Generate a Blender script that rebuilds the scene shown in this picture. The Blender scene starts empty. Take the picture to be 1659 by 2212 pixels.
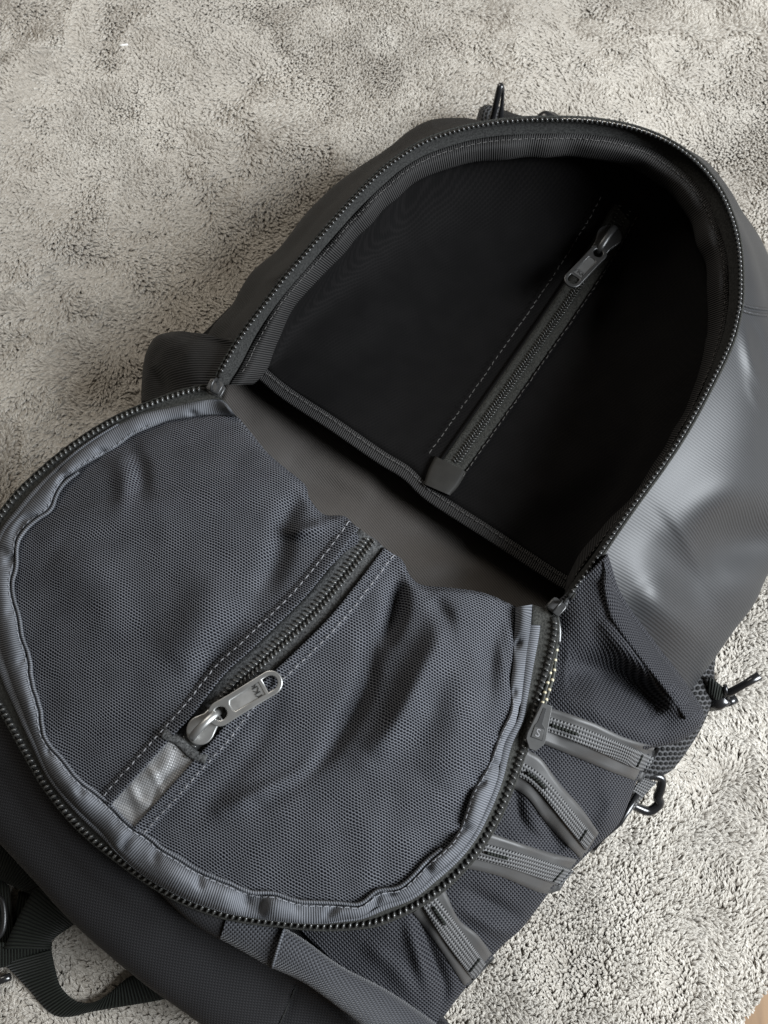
import bpy, bmesh, math
import numpy as np
from mathutils import Matrix, Vector
rng = np.random.default_rng(7)
S = 0.01                                    # everything is laid out in centimetres
scene = bpy.context.scene
C = scene.collection

# ------------------------------------------------------------------ camera, world, lamps, exposure
H, PITCH, FPX, CX, CY = 46.0, math.radians(15), 1661.0, 829.5, 1106.0
cd = bpy.data.cameras.new('camera'); cam = bpy.data.objects.new('camera', cd); C.objects.link(cam)
cam.location = (0, 0, H*S); cam.rotation_euler = (PITCH, 0, 0)
cd.sensor_fit = 'HORIZONTAL'; cd.sensor_width = 36; cd.lens = 36*FPX/1659
cd.clip_start = 0.01; cd.clip_end = 50
scene.camera = cam
cd.dof.use_dof = True; cd.dof.focus_distance = 0.365; cd.dof.aperture_fstop = 22
w = bpy.data.worlds.new('World'); scene.world = w; w.use_nodes = True
bg = w.node_tree.nodes['Background']; bg.inputs[0].default_value = (0.62, 0.56, 0.48, 1); bg.inputs[1].default_value = 0.12
def area(name, loc, target, sx, sy, power, col):
    ld = bpy.data.lights.new(name, 'AREA'); ld.shape = 'RECTANGLE'; ld.size = sx; ld.size_y = sy; ld.energy = power; ld.color = col
    o = bpy.data.objects.new(name, ld); C.objects.link(o); o.location = loc
    o.rotation_euler = (Vector(target)-Vector(loc)).to_track_quat('-Z', 'Y').to_euler()
    return o
area('window_light', (1.28, -0.15, 0.98), (0.05, 0.12, 0), 0.7, 0.9, 66, (0.90, 0.95, 1.0))
area('warm_fill_light', (-0.55, 1.25, 1.05), (0.0, 0.2, 0), 0.7, 0.7, 10, (1.0, 0.94, 0.86))  # unseen fill lamp, added to warm the far end of the scene
scene.view_settings.view_transform = 'Standard'; scene.view_settings.look = 'None'
scene.view_settings.exposure = 0.0; scene.view_settings.gamma = 1

# ------------------------------------------------------------------ geometry helpers
cp, sp = math.cos(PITCH), math.sin(PITCH)
def W(p):
    """photo point (x, y) at height z (cm) -> world cm"""
    p = np.asarray(p, float)
    a = (p[..., 0]-CX)/FPX; b = (CY-p[..., 1])/FPX
    dx = a; dy = b*cp+sp; dz = b*sp-cp
    t = (p[..., 2]-H)/dz
    return np.stack([dx*t, dy*t, p[..., 2]], -1)
def cr(P, n, closed=False):
    """Catmull-Rom through P, resampled to n points evenly by length"""
    P = np.asarray(P, float)
    if len(P) == 2:
        t = np.linspace(0, 1, n)[:, None]; return P[0]*(1-t)+P[1]*t
    Q = np.vstack([2*P[0]-P[1], P, 2*P[-1]-P[-2]])
    out = []
    for i in range(len(P)-1):
        p0, p1, p2, p3 = Q[i:i+4]
        t = np.linspace(0, 1, 14, endpoint=False)[:, None]
        out.append(0.5*(2*p1+(p2-p0)*t+(2*p0-5*p1+4*p2-p3)*t*t+(3*p1-p0-3*p2+p3)*t**3))
    out = np.vstack(out+[P[-1:]])
    d = np.r_[0, np.cumsum(np.linalg.norm(np.diff(out[:, :2], axis=0), axis=1) + (1e-6 if out.shape[1] < 3 else 0.15*np.abs(np.diff(out[:, -1]))) )]
    s = np.linspace(0, d[-1], n)
    return np.stack([np.interp(s, d, out[:, k]) for k in range(out.shape[1])], 1)
def crv(rows, nv):
    """Catmull-Rom across a list of equal-length rows"""
    R = np.stack(rows); m = len(R)
    if m == 2:
        t = np.linspace(0, 1, nv)[:, None, None]; return R[0]*(1-t)+R[1]*t
    Q = np.concatenate([2*R[:1]-R[1:2], R, 2*R[-1:]-R[-2:-1]])
    out = []
    for v in np.linspace(0, m-1, nv):
        i = min(int(v), m-2); t = v-i
        p0, p1, p2, p3 = Q[i:i+4]
        out.append(0.5*(2*p1+(p2-p0)*t+(2*p0-5*p1+4*p2-p3)*t*t+(3*p1-p0-3*p2+p3)*t**3))
    return np.stack(out)
def fold(G, pts, wd, h, taper=True):
    """add a soft ridge (h>0) or valley of width wd px along a polyline to a grid of (x,y,z)"""
    L = cr(pts, 40)[:, :2]
    P = G[..., :2].reshape(-1, 2)
    d2 = ((P[:, None]-L[None])**2).sum(-1); k = d2.argmin(1); d = np.sqrt(d2.min(1))
    e = np.sin(np.pi*np.clip(k/39, 0.03, 0.97))**0.6 if taper else 1
    G[..., 2] += (h*e*np.exp(-(d/wd)**2)).reshape(G.shape[:-1])
def soften(G, n):
    for _ in range(n):
        z = G[..., 2].copy()
        G[1:-1, 1:-1, 2] = (z[1:-1, 1:-1]*2+z[:-2, 1:-1]+z[2:, 1:-1]+z[1:-1, :-2]+z[1:-1, 2:])/6
def vnoise(x, y, seed=0):
    r = np.random.default_rng(seed); T = r.random((256, 256))
    xi = np.floor(x).astype(int); yi = np.floor(y).astype(int); fx = x-xi; fy = y-yi
    fx = fx*fx*(3-2*fx); fy = fy*fy*(3-2*fy)
    a = T[xi & 255, yi & 255]; b = T[(xi+1) & 255, yi & 255]; c = T[xi & 255, (yi+1) & 255]; d = T[(xi+1) & 255, (yi+1) & 255]
    return (a*(1-fx)+b*fx)*(1-fy)+(c*(1-fx)+d*fx)*fy-0.5
def link(name, me, parent=None, kind=None):
    o = bpy.data.objects.new(name, me); C.objects.link(o)
    if parent is not None: o.parent = parent
    if kind: o['kind'] = kind
    return o
def mesh(name, V, F, mat, parent=None, uv=None, kind=None, smooth=True, solid=0):
    me = bpy.data.meshes.new(name)
    V = np.asarray(V, float)*S
    me.from_pydata(V.tolist(), [], [tuple(f) for f in F])
    if mat: me.materials.append(mat)
    if uv is not None:
        l = me.uv_layers.new(name='UVMap')
        vi = np.empty(len(me.loops), np.int32); me.loops.foreach_get('vertex_index', vi)
        l.data.foreach_set('uv', np.asarray(uv, float)[vi].ravel())
    if smooth: me.polygons.foreach_set('use_smooth', [True]*len(me.polygons))
    me.update()
    o = link(name, me, parent, kind)
    if solid:
        m = o.modifiers.new('solid', 'SOLIDIFY'); m.thickness = solid*S; m.offset = 0
    return o
def gridfaces(nv, nu, wrap=False):
    i = np.arange(nv-1)[:, None]*nu; j = np.arange(nu-1)[None]
    a = (i+j).ravel(); F = np.stack([a, a+1, a+nu+1, a+nu], 1)
    return F.tolist()
def sheet(name, G, mat, parent=None, planar=None, solid=0, kind=None, wr=0, wrs=1.0, seed=1):
    """grid of (x,y,z) photo points -> mesh; planar=angle projects the weave flat, else weave follows the grid"""
    V = W(G); nv, nu = V.shape[:2]; sheet.last = V
    if wr:
        V = V.copy(); V[..., 2] += wr*(vnoise(V[..., 0]*wrs+50, V[..., 1]*wrs+50, seed)+0.5*vnoise(V[..., 0]*wrs*2.3+50, V[..., 1]*wrs*2.3+50, seed+1))
        sheet.last = V
    if planar is None:
        u = np.concatenate([np.zeros((nv, 1)), np.cumsum(np.linalg.norm(np.diff(V, axis=1), axis=2), 1)], 1)
        u = np.broadcast_to(u[nv//2][None], (nv, nu))
        v = np.concatenate([np.zeros((1, nu)), np.cumsum(np.linalg.norm(np.diff(V, axis=0), axis=2), 0)], 0)
        uv = np.stack([u, v], -1)
    else:
        c, s = math.cos(planar), math.sin(planar)
        uv = np.stack([V[..., 0]*c+V[..., 1]*s, -V[..., 0]*s+V[..., 1]*c], -1)
    return mesh(name, V.reshape(-1, 3), gridfaces(nv, nu), mat, parent, uv.reshape(-1, 2), kind, solid=solid)
def sampler(G, Vg=None):
    from mathutils.bvhtree import BVHTree
    P = G.reshape(-1, 3); Vw = W(P) if Vg is None else Vg.reshape(-1, 3); bv = BVHTree.FromPolygons(Vw.tolist(), gridfaces(*G.shape[:2])); eye = Vector((0, 0, H))
    def g(xy):
        xy = np.atleast_2d(np.asarray(xy, float))[:, :2]; far = W(np.c_[xy, np.zeros(len(xy))]); out = np.full(len(xy), np.nan)
        for i, q in enumerate(far):
            d = Vector(q)-eye; h = bv.ray_cast(eye, d.normalized(), 500)
            if h[0] is not None: out[i] = h[0].z
        bad = np.isnan(out)
        if bad.any(): out[bad] = f(xy[bad])
        return out
    def f(xy):
        xy = np.atleast_2d(np.asarray(xy, float))[:, :2]
        d = ((xy[:, None]-P[None, :, :2])**2).sum(-1)
        # keep the upper layer only: weight by height as well
        k = np.argpartition(d, 6, axis=1)[:, :6]
        dd = np.take_along_axis(d, k, 1); z = P[k, 2]; wt = 1/(dd+4)
        return (z*wt).sum(1)/wt.sum(1)
    return g
def onto(f, pts, n, dz):
    c = cr(np.asarray(pts, float)[:, :2], n); return np.c_[c, f(c)+dz]
def strip(name, A, B, mat, parent, crown=0.1, nv=7, under=0.25, solid=0, edge=0.0, kind=None):
    """band between two edge curves (x,y,z), crowned and with its edges turned down"""
    t = np.linspace(0, 1, nv)
    G = A[None]*(1-t[:, None, None])+B[None]*t[:, None, None]
    G = G.copy(); G[..., 2] += (crown*(1-(2*t-1)**2)**0.5)[:, None]
    lo = G[:1].copy(); lo[..., 2] -= under; hi = G[-1:].copy(); hi[..., 2] -= under
    return sheet(name, np.concatenate([lo, G, hi]), mat, parent, kind=kind, solid=solid)
def frames(Q, up=(0, 0, 1)):
    T = np.gradient(Q, axis=0); T /= np.linalg.norm(T, axis=1, keepdims=True)
    up = np.broadcast_to(np.asarray(up, float), Q.shape)
    Sd = np.cross(T, up); Sd /= np.linalg.norm(Sd, axis=1, keepdims=True)+1e-9
    N = np.cross(Sd, T); return T, Sd, N
def tube(name, Q, rs, rn, mat, parent, seg=8, kind=None, caps=True, up=(0, 0, 1)):
    """world-space sweep, half-width rs sideways and rn along the normal"""
    Q = np.asarray(Q, float); n = len(Q); T, Sd, N = frames(Q, up)
    rs = np.broadcast_to(rs, n); rn = np.broadcast_to(rn, n)
    a = np.linspace(0, 2*math.pi, seg, endpoint=False)
    V = Q[:, None]+Sd[:, None]*(rs[:, None, None]*np.cos(a)[None, :, None])+N[:, None]*(rn[:, None, None]*np.sin(a)[None, :, None])
    F = []
    for i in range(n-1):
        for k in range(seg):
            F.append((i*seg+k, i*seg+(k+1) % seg, (i+1)*seg+(k+1) % seg, (i+1)*seg+k))
    if caps: F += [tuple(range(seg))[::-1], tuple((n-1)*seg+k for k in range(seg))]
    L = np.r_[0, np.cumsum(np.linalg.norm(np.diff(Q, axis=0), axis=1))]
    uv = np.stack([np.repeat(L, seg), np.tile(np.arange(seg)*0.1, n)], 1)
    return mesh(name, V.reshape(-1, 3), F, mat, parent, uv, kind)

def stitches(name, c2, f, dz, n, mat, parent, r=0.022, fill=0.62, jit=0.6, zarr=None):
    c = cr(c2, n*2+1)
    Vs, Fs = [], []
    for i in range(n):
        a, b = c[2*i], c[2*i]+(c[2*i+2]-c[2*i])*fill
        pa = np.array([[*a[:2]], [*((a+b)/2)[:2]], [*b[:2]]]) + rng.normal(0, jit, (3, 2))
        z = (f(pa)+dz) if f else np.array([a[2], (a[2]+b[2])/2, b[2]])+dz
        z = z+np.array([-0.03, 0.02, -0.03])
        Q = W(np.c_[pa, z]); T, Sd, N = frames(Q)
        base = len(Vs)
        for j in range(3):
            for k in range(4):
                an = k*math.pi/2; Vs.append(Q[j]+Sd[j]*r*math.cos(an)+N[j]*r*math.sin(an))
        for j in range(2):
            for k in range(4):
                Fs.append((base+j*4+k, base+j*4+(k+1) % 4, base+j*4+4+(k+1) % 4, base+j*4+4+k))
        Fs.append((base, base+1, base+2, base+3)); Fs.append((base+8, base+9, base+10, base+11))
    return mesh(name, Vs, Fs, mat, parent, kind='stuff')
# ------------------------------------------------------------------ materials
class NT:
    def __init__(s, name):
        s.m = bpy.data.materials.new(name); s.m.use_nodes = True; s.t = s.m.node_tree; s.n = s.t.nodes
        s.b = s.n['Principled BSDF']
    def add(s, ty, **k):
        x = s.n.new(ty)
        for a, v in k.items(): setattr(x, a, v)
        return x
    def put(s, sock, v):
        if hasattr(v, 'default_value') or hasattr(v, 'is_output'): s.t.links.new(v, sock)
        else: sock.default_value = v
    def math(s, op, a, b=0, c=0):
        x = s.add('ShaderNodeMath', operation=op)
        s.put(x.inputs[0], a); s.put(x.inputs[1], b)
        if op in ('MULTIPLY_ADD',): s.put(x.inputs[2], c)
        return x.outputs[0]
    def uv(s):
        t = s.add('ShaderNodeTexCoord'); q = s.add('ShaderNodeSeparateXYZ'); s.t.links.new(t.outputs['UV'], q.inputs[0])
        s.uvv = t.outputs['UV']; s.obj = t.outputs['Object']
        return q.outputs[0], q.outputs[1]
    def noise(s, vec, scale, detail=3, rough=0.5):
        x = s.add('ShaderNodeTexNoise'); s.put(x.inputs['Vector'], vec); x.inputs['Scale'].default_value = scale
        x.inputs['Detail'].default_value = detail; x.inputs['Roughness'].default_value = rough; return x.outputs[0]
    def ramp(s, f, a, b, ca, cb):
        x = s.add('ShaderNodeMapRange'); x.interpolation_type = 'SMOOTHSTEP'
        s.put(x.inputs[0], f); x.inputs[1].default_value = a; x.inputs[2].default_value = b
        mx = s.add('ShaderNodeMix', data_type='RGBA'); s.t.links.new(x.outputs[0], mx.inputs[0])
        s.put(mx.inputs[6], ca if not isinstance(ca, tuple) else (*ca, 1)); s.put(mx.inputs[7], cb if not isinstance(cb, tuple) else (*cb, 1))
        return mx.outputs[2]
    def bump(s, h, dist, strength=1.0, prev=None):
        x = s.add('ShaderNodeBump'); x.inputs['Strength'].default_value = strength; x.inputs['Distance'].default_value = dist*S
        s.t.links.new(h, x.inputs['Height'])
        if prev is not None: s.t.links.new(prev, x.inputs['Normal'])
        return x.outputs[0]
    def fin(s, col, rough, nrm=None, sheen=0, spec=0.5, metal=0, sheen_rough=0.4):
        s.put(s.b.inputs['Base Color'], (*col, 1) if isinstance(col, tuple) else col)
        s.put(s.b.inputs['Roughness'], rough); s.b.inputs['Metallic'].default_value = metal
        s.b.inputs['Specular IOR Level'].default_value = spec
        if sheen: s.b.inputs['Sheen Weight'].default_value = sheen; s.b.inputs['Sheen Roughness'].default_value = sheen_rough
        if nrm is not None: s.t.links.new(nrm, s.b.inputs['Normal'])
        return s.m
def hexmesh(name, thread, hole, pitch, bump=0.03, sheen=0.2, rough=0.6, st=1.0, spec=0.2):
    """knitted mesh: a triangular lattice of round holes between threads"""
    s = NT(name); u, v = s.uv(); k = 2*math.pi/pitch/0.866
    if st != 1: v = s.math('MULTIPLY', v, st)
    u = s.math('ADD', u, s.math('MULTIPLY', s.noise(s.uvv, 0.5, 3), 0.35)); v = s.math('ADD', v, s.math('MULTIPLY', s.noise(s.uvv, 0.43, 3), 0.5))
    tot = None
    for a, wgt in ((90, 1.35), (210, 0.85), (330, 0.8)):
        c, d = math.cos(math.radians(a))*k, math.sin(math.radians(a))*k
        w_ = s.math('COSINE', s.math('ADD', s.math('MULTIPLY', u, c), s.math('MULTIPLY', v, d)))
        w_ = s.math('MULTIPLY', w_, wgt)
        tot = w_ if tot is None else s.math('ADD', tot, w_)
    n = s.noise(s.uvv, 0.7, 2)
    col = s.ramp(tot, -1.35, 0.35, thread, hole)
    col2 = s.ramp(n, 0.3, 0.7, (0.9, 0.9, 0.9), (1.1, 1.1, 1.1))
    mx = s.add('ShaderNodeMix', data_type='RGBA', blend_type='MULTIPLY'); mx.inputs[0].default_value = 1
    s.put(mx.inputs[6], col); s.put(mx.inputs[7], col2)
    h = s.math('MULTIPLY', tot, -0.33)
    return s.fin(mx.outputs[2], rough, s.bump(h, bump), sheen=sheen, spec=spec)
def ribs(name, hi, lo, pitch, ang=90, bump=0.02, rough=0.5, sheen=0.15, spec=0.4, wob=0.25, cross=0, aniso=0, wear=0.0):
    """woven ribs; ang = direction across which they repeat, in the weave's own plane"""
    s = NT(name); u, v = s.uv(); k = 2*math.pi/pitch
    c, d = math.cos(math.radians(ang))*k, math.sin(math.radians(ang))*k
    n = s.noise(s.uvv, 1.3, 3)
    ph = s.math('ADD', s.math('MULTIPLY', u, c), s.math('MULTIPLY', v, d))
    ph = s.math('ADD', ph, s.math('MULTIPLY', n, wob*6.0))
    h = s.math('COSINE', ph)
    if cross:
        ph2 = s.math('ADD', s.math('MULTIPLY', u, -d*cross), s.math('MULTIPLY', v, c*cross))
        h = s.math('MULTIPLY', s.math('ADD', h, s.math('COSINE', s.math('ADD', ph2, s.math('MULTIPLY', h, 1.2)))), 0.5)
    col = s.ramp(h, -0.9, 0.9, lo, hi)
    if wear:
        n2 = s.noise(s.uvv, 0.35, 4); c2 = s.ramp(n2, 0.3, 0.75, (1-wear,)*3, (1+wear,)*3)
        mx = s.add('ShaderNodeMix', data_type='RGBA', blend_type='MULTIPLY'); mx.inputs[0].default_value = 1
        s.put(mx.inputs[6], col); s.put(mx.inputs[7], c2); col = mx.outputs[2]
    return s.fin(col, rough, s.bump(h, bump), sheen=sheen, spec=spec)
def plain(name, col, rough, nscale=20, amp=0.1, bump=0.0, metal=0, spec=0.5, sheen=0):
    s = NT(name); t = s.add('ShaderNodeTexCoord').outputs['Object']
    n = s.noise(t, nscale/S*0.05, 4, 0.6)
    c = s.ramp(n, 0.3, 0.7, tuple(x*(1-amp) for x in col), tuple(x*(1+amp) for x in col))
    nr = s.bump(n, bump) if bump else None
    r = s.math('MULTIPLY_ADD', n, 0.15, rough-0.07)
    return s.fin(c, r, nr, metal=metal, spec=spec, sheen=sheen)

M_flap = hexmesh('grey_mesh_lining', (0.118, 0.122, 0.134), (0.004, 0.004, 0.006), 0.138, 0.025, 0.0, st=1.12, spec=0.06)
M_side = ribs('stretch_mesh', (0.068, 0.069, 0.075), (0.003, 0.003, 0.005), 0.125, 62, 0.035, 0.6, 0.0, spec=0.08, cross=0.8, wob=0.03)
M_pocket = hexmesh('black_mesh_lining', (0.0065, 0.006, 0.006), (0.0042, 0.004, 0.004), 0.19, 0.001, 0.0, 0.9, spec=0.08)
M_twill = ribs('grey_twill', (0.034, 0.035, 0.037), (0.015, 0.0155, 0.0165), 0.14, 68, 0.0015, 0.46, 0.0, 0.36, 0.02, wear=0.08)
M_twilld = ribs('dark_twill', (0.025, 0.024, 0.0235), (0.008, 0.008, 0.008), 0.13, 62, 0.012, 0.60, 0.0, 0.20, 0.03)
M_bind = ribs('grey_binding_tape', (0.165, 0.171, 0.186), (0.060, 0.063, 0.069), 0.10, 0, 0.008, 0.8, 0.0, 0.06, 0.5, wear=0.22)
M_bindd = ribs('dark_binding_tape', (0.042, 0.040, 0.039), (0.009, 0.009, 0.009), 0.12, 0, 0.02, 0.70, 0.0, 0.15, 0.04)
M_tape = plain('zip_tape_black', (0.022, 0.022, 0.021), 0.9, 240, 0.6, 0.012, spec=0.2)
M_tapeg = plain('zip_tape_grey', (0.058, 0.059, 0.059), 0.9, 240, 0.7, 0.02, spec=0.2)
M_tapem = plain('zip_tape_dark_grey', (0.030, 0.030, 0.027), 0.9, 240, 0.6, 0.015, spec=0.2)
M_coil = plain('zip_coil_black', (0.035, 0.035, 0.034), 0.22, 30, 0.1, 0, 0, 0.8)
M_coilg = plain('zip_coil_grey', (0.055, 0.055, 0.052), 0.22, 30, 0.1, 0, 0, 0.8)
M_metal = plain('slider_metal', (0.42, 0.42, 0.41), 0.40, 14, 0.08, 0.004, 0.85)
M_metald = plain('slider_metal_dark', (0.07, 0.07, 0.07), 0.35, 14, 0.08, 0.004, 0.7)
M_recess = plain('slider_recess', (0.40, 0.40, 0.39), 0.5, 20, 0.18, 0.006, 0.85)
M_bracket = plain('slider_painted', (0.05, 0.05, 0.05), 0.3, 20, 0.1, 0, 0.3, 0.7)
M_line = ribs('smooth_grey_lining', (0.075, 0.068, 0.062), (0.042, 0.038, 0.035), 0.12, 20, 0.006, 0.55, 0.0, 0.35, 0.1)
M_coat = ribs('coated_ripstop', (0.023, 0.0225, 0.024), (0.012, 0.012, 0.013), 0.13, 40, 0.008, 0.70, 0.0, 0.20, 0.1, cross=1.0)
M_roll = ribs('coarse_weave', (0.068, 0.070, 0.077), (0.012, 0.012, 0.014), 0.13, 30, 0.02, 0.70, 0.15, 0.17, 0.05, cross=1.0)
M_tab = ribs('shiny_end_tab', (0.26, 0.26, 0.26), (0.13, 0.13, 0.13), 0.11, 45, 0.008, 0.38, 0.1, 0.7, 0.1, cross=1.0)
M_tabd = plain('dark_end_tab', (0.020, 0.019, 0.017), 0.6, 30, 0.1, 0.003, 0, 0.2)
M_web = ribs('webbing_weave', (0.15, 0.15, 0.15), (0.004, 0.004, 0.005), 0.16, 0, 0.03, 0.6, 0.1, 0.3, 0.03, cross=0.9)
M_webd = ribs('black_green_webbing', (0.016, 0.019, 0.015), (0.004, 0.005, 0.004), 0.16, 0, 0.03, 0.70, 0.05, 0.17, 0.05)
M_trim = plain('rubbery_trim', (0.058, 0.057, 0.056), 0.42, 10, 0.06, 0.004, 0, 0.3)
M_plast = plain('black_plastic', (0.014, 0.014, 0.015), 0.22, 10, 0.1, 0, 0, 0.7)
M_tag = plain('grey_rubber_pull', (0.065, 0.065, 0.064), 0.45, 30, 0.08, 0.003)
M_tagd = plain('dark_rubber_inlay', (0.022, 0.022, 0.022), 0.5, 30, 0.08)
M_thread = plain('grey_thread', (0.24, 0.24, 0.25), 0.7, 30, 0.1)
M_thread2 = plain('binding_thread', (0.20, 0.205, 0.22), 0.7, 30, 0.1)
M_threadd = plain('dark_thread', (0.07, 0.066, 0.062), 0.7, 30, 0.1)
M_cord = plain('cord_black', (0.02, 0.022, 0.016), 0.6, 30, 0.3)
M_fleck = plain('cord_fleck', (0.55, 0.50, 0.36), 0.6, 30, 0.1)
M_spacer = hexmesh('spacer_mesh', (0.06, 0.06, 0.062), (0.004, 0.004, 0.004), 0.30, 0.06, 0.1)
M_lint = plain('white_lint', (0.85, 0.85, 0.82), 0.7)

# ------------------------------------------------------------------ the backpack's Empty
bag = bpy.data.objects.new('backpack', None); C.objects.link(bag)
bag['label'] = 'open charcoal backpack lying on its back with its zipped front flap folded down'
bag['category'] = 'backpack'

def Z(pts, zs):
    """give 2-D points heights interpolated from zs"""
    p = np.asarray(pts, float); d = np.r_[0, np.cumsum(np.linalg.norm(np.diff(p, axis=0), axis=1))]; d /= d[-1]
    return np.c_[p, np.interp(d, np.linspace(0, 1, len(zs)), zs)]

# main curves ------------------------------------------------------
U = Z([(466,832),(472,817),(502,762),(537,708),(582,648),(616,603),(700,505),(760,437),(823,374),(870,338),(924,306),(1000,281),(1065,268),(1120,262),(1186,260),(1276,263),(1367,279),(1443,309),(1503,352),(1549,407),(1579,473),(1594,538),(1598,614),(1594,670),(1574,745),(1528,840),(1478,931),(1428,1007),(1377,1077),(1327,1148),(1276,1223),(1216,1304)],
      [11, 11.6, 12, 12, 11.7, 11.5, 11.3, 11.6, 12, 12.2, 12, 11.6, 11])
I = Z([(545,830),(577,792),(596,737),(631,668),(691,603),(760,522),(823,457),(853,432),(898,392),(974,362),(1050,344),(1176,339),(1276,340),(1357,357),(1402,382),(1453,422),(1488,473),(1508,528),(1528,578),(1532,644),(1528,714),(1521,745),(1503,830),(1472,905),(1420,992),(1366,1070),(1318,1120),(1292,1153),(1251,1203),(1225,1250)],
      [9.4, 10, 10.4, 10.4, 10.1, 9.8, 9.6, 9.9, 10.2, 10.3, 10, 9.7, 9.4])
nU = 260
Uc, Ic = cr(U, nU), cr(I, nU)
# zip tape: from the teeth inwards
Tc = Uc*0.60+Ic*0.40; Tc[:, 2] -= 0.15
G = crv([Uc+[0, 0, -0.12], (Uc+Tc)/2+[0, 0, -0.1], Tc], 8)
sheet('opening_zip_tape', G, M_tape, bag, solid=0.05)
# ribbed binding over the inner seam, puckered
ph = np.linspace(0, 1, nU)
puck = 0.22*np.sin(ph*95+2*np.sin(ph*31))+0.25*np.sin(ph*41)
B0 = Uc*0.63+Ic*0.37; B0[:, 2] -= 0.1
B1 = (B0+Ic)/2; B1[:, 2] += 0.35+puck*0.5
B2 = Ic.copy(); B2[:, 2] -= 0.1
nrm = (Ic-Uc)[:, :2]; nrm /= np.linalg.norm(nrm, axis=1, keepdims=True)
B2[:, :2] += nrm*(puck*7)[:, None]
B3 = B2+[0, 0, -0.8]; B3[:, :2] -= nrm*3
sheet('opening_binding', crv([B0, B1, B2, B3], 14), M_bindd, bag, solid=0.05)

def unW(w_):
    x, y, z = w_[..., 0], w_[..., 1], w_[..., 2]-H
    dep = y*(-sp)*(-1)*1.0
    # camera axes: forward f=(0,sp,-cp), up u=(0,cp,sp)
    f = y*sp-z*cp; u_ = y*cp+z*sp
    return np.stack([CX+FPX*x/f, CY-FPX*u_/f, w_[..., 2]], -1)
# pocket sheet inside
K = Z([(540,800),(562,822),(616,866),(715,931),(815,1000),(870,1034),(924,1083),(1050,1165),(1176,1248),(1225,1278),(1260,1300)], [5.5, 6.3, 6.5, 6.3, 5.8])
K_up = K.copy(); K_up[:, 0] += 14; K_up[:, 1] -= 26; K_up[:, 2] -= 0.05
Kc, Kuc = cr(K, 90), cr(K_up, 90)
Ii = cr(I, 90); Ii[:, 2] -= 0.6
prof = np.sin(np.linspace(0.02, math.pi-0.02, 90))**0.45
mid = Kuc*0.62+Ii*0.38; mid[:, 2] -= 2.6*prof
mid2_ = Kuc*0.25+Ii*0.75; mid2_[:, 2] -= 3.6*prof
top_ = Kuc*0.02+Ii*0.98; top_[:, 2] -= 1.2*prof
Gp = crv([Kuc, mid, mid2_, top_, Ii], 70)
pz_line = [(975,1012),(1100,835),(1226,654),(1309,525),(1352,448)]
fold(Gp, pz_line, 60, 0.35, False)
fold(Gp, [(600,800),(760,700),(900,640)], 50, 0.3); fold(Gp, [(1060,1110),(1200,1050),(1320,960)], 50, 0.35)
psheet = sheet('inner_pocket', Gp, M_pocket, bag, planar=0.6, solid=0.05)
fp = sampler(Gp, sheet.last)
strip('inner_pocket_binding', Kuc+[0, 0, 0.12], Kc+[0, 0, 0.1], M_bindd, bag, crown=0.05, nv=9, under=0.22)
# smooth lining below it, running down under the flap
L0 = cr(Z([(500,740),(760,860),(960,1000),(1290,1240)], [3.2, 3.6, 3.6, 3.2]), 60)
L1 = cr(Z([(480,850),(700,1040),(900,1180),(1230,1330)], [4.6, 5.0, 5.0, 4.6]), 60)
L2 = cr(Z([(440,980),(640,1180),(840,1320),(1200,1440)], [5.6, 6.3, 6.3, 5.6]), 60)
Gl = crv([L0, L1, L2], 40)
fold(Gl, [(600,1000),(700,1050),(790,1090)], 26, -0.35); fold(Gl, [(720,990),(850,1080),(960,1150)], 40, 0.3); fold(Gl, [(900,1230),(1000,1215),(1100,1260)], 30, 0.25)
sheet('back_lining', Gl, M_line, bag, planar=0.3, solid=0.06, wr=0.20, wrs=0.5)

# ------------------------------------------------------------------ outer shell round the opening
def shell_rows(side):
    return None
# left + top
SL_u = cr(U[:17], 150)
sil = cr(Z([(400,900),(425,800),(455,722),(500,670),(540,600),(600,550),(650,485),(700,430),(750,388),(830,335),(880,295),(930,270),(1000,268),(1065,282),(1120,292),(1186,300),(1276,310),(1367,320)], [5, 5, 5.5, 6, 6, 6, 6, 5, 5]), 150)
SLm = SL_u*0.45+sil*0.55; SLm[:, 2] = SL_u[:, 2]*0.35+sil[:, 2]*0.65+1.2
bot = W(sil); bot[:, 2] = 0.5; ctr = np.array([3.0, 6.0]); d = bot[:, :2]-ctr; bot[:, :2] -= d/np.linalg.norm(d, axis=1, keepdims=True)*1.5
GS = crv([SL_u+[0, 0, -0.15], SLm, sil, unW(bot)], 40)
fold(GS, [(565,610),(610,590),(668,520)], 9, 0.55); fold(GS, [(640,560),(600,600),(530,690)], 14, 0.3); fold(GS, [(930,262),(935,285),(940,300)], 5, 0.25)
sheet('side_panel', GS, M_twilld, bag, planar=0.2, solid=0.07, wr=0.1, wrs=0.6)
# right twill panel, big and bulging
SR_u = cr(U[16:], 340)
silR = cr(Z([(1367,295),(1443,322),(1520,362),(1572,425),(1599,472),(1629,513),(1649,548),(1690,640),(1728,760),(1748,900),(1745,1020),(1715,1140),(1659,1236),(1630,1299),(1585,1359),(1533,1433),(1480,1500),(1400,1560)], [6, 5.5, 5, 4.5, 4, 4, 4, 3.8, 3.5, 3]), 340)
SRm = SR_u*0.5+silR*0.5; SRm[:, 2] = SR_u[:, 2]*0.5+silR[:, 2]*0.5+1.5
bot = W(silR); bot[:, 2] = 0.4; d = bot[:, :2]-ctr; bot[:, :2] -= d/np.linalg.norm(d, axis=1, keepdims=True)*2.0
GR = crv([SR_u+[0, 0, -0.15], SRm, silR, unW(bot)], 60)
fold(GR, [(1500,1215),(1590,1165),(1700,1150)], 65, -1.7); fold(GR, [(1470,1180),(1580,1090),(1690,1040)], 80, 0.6)
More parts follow.
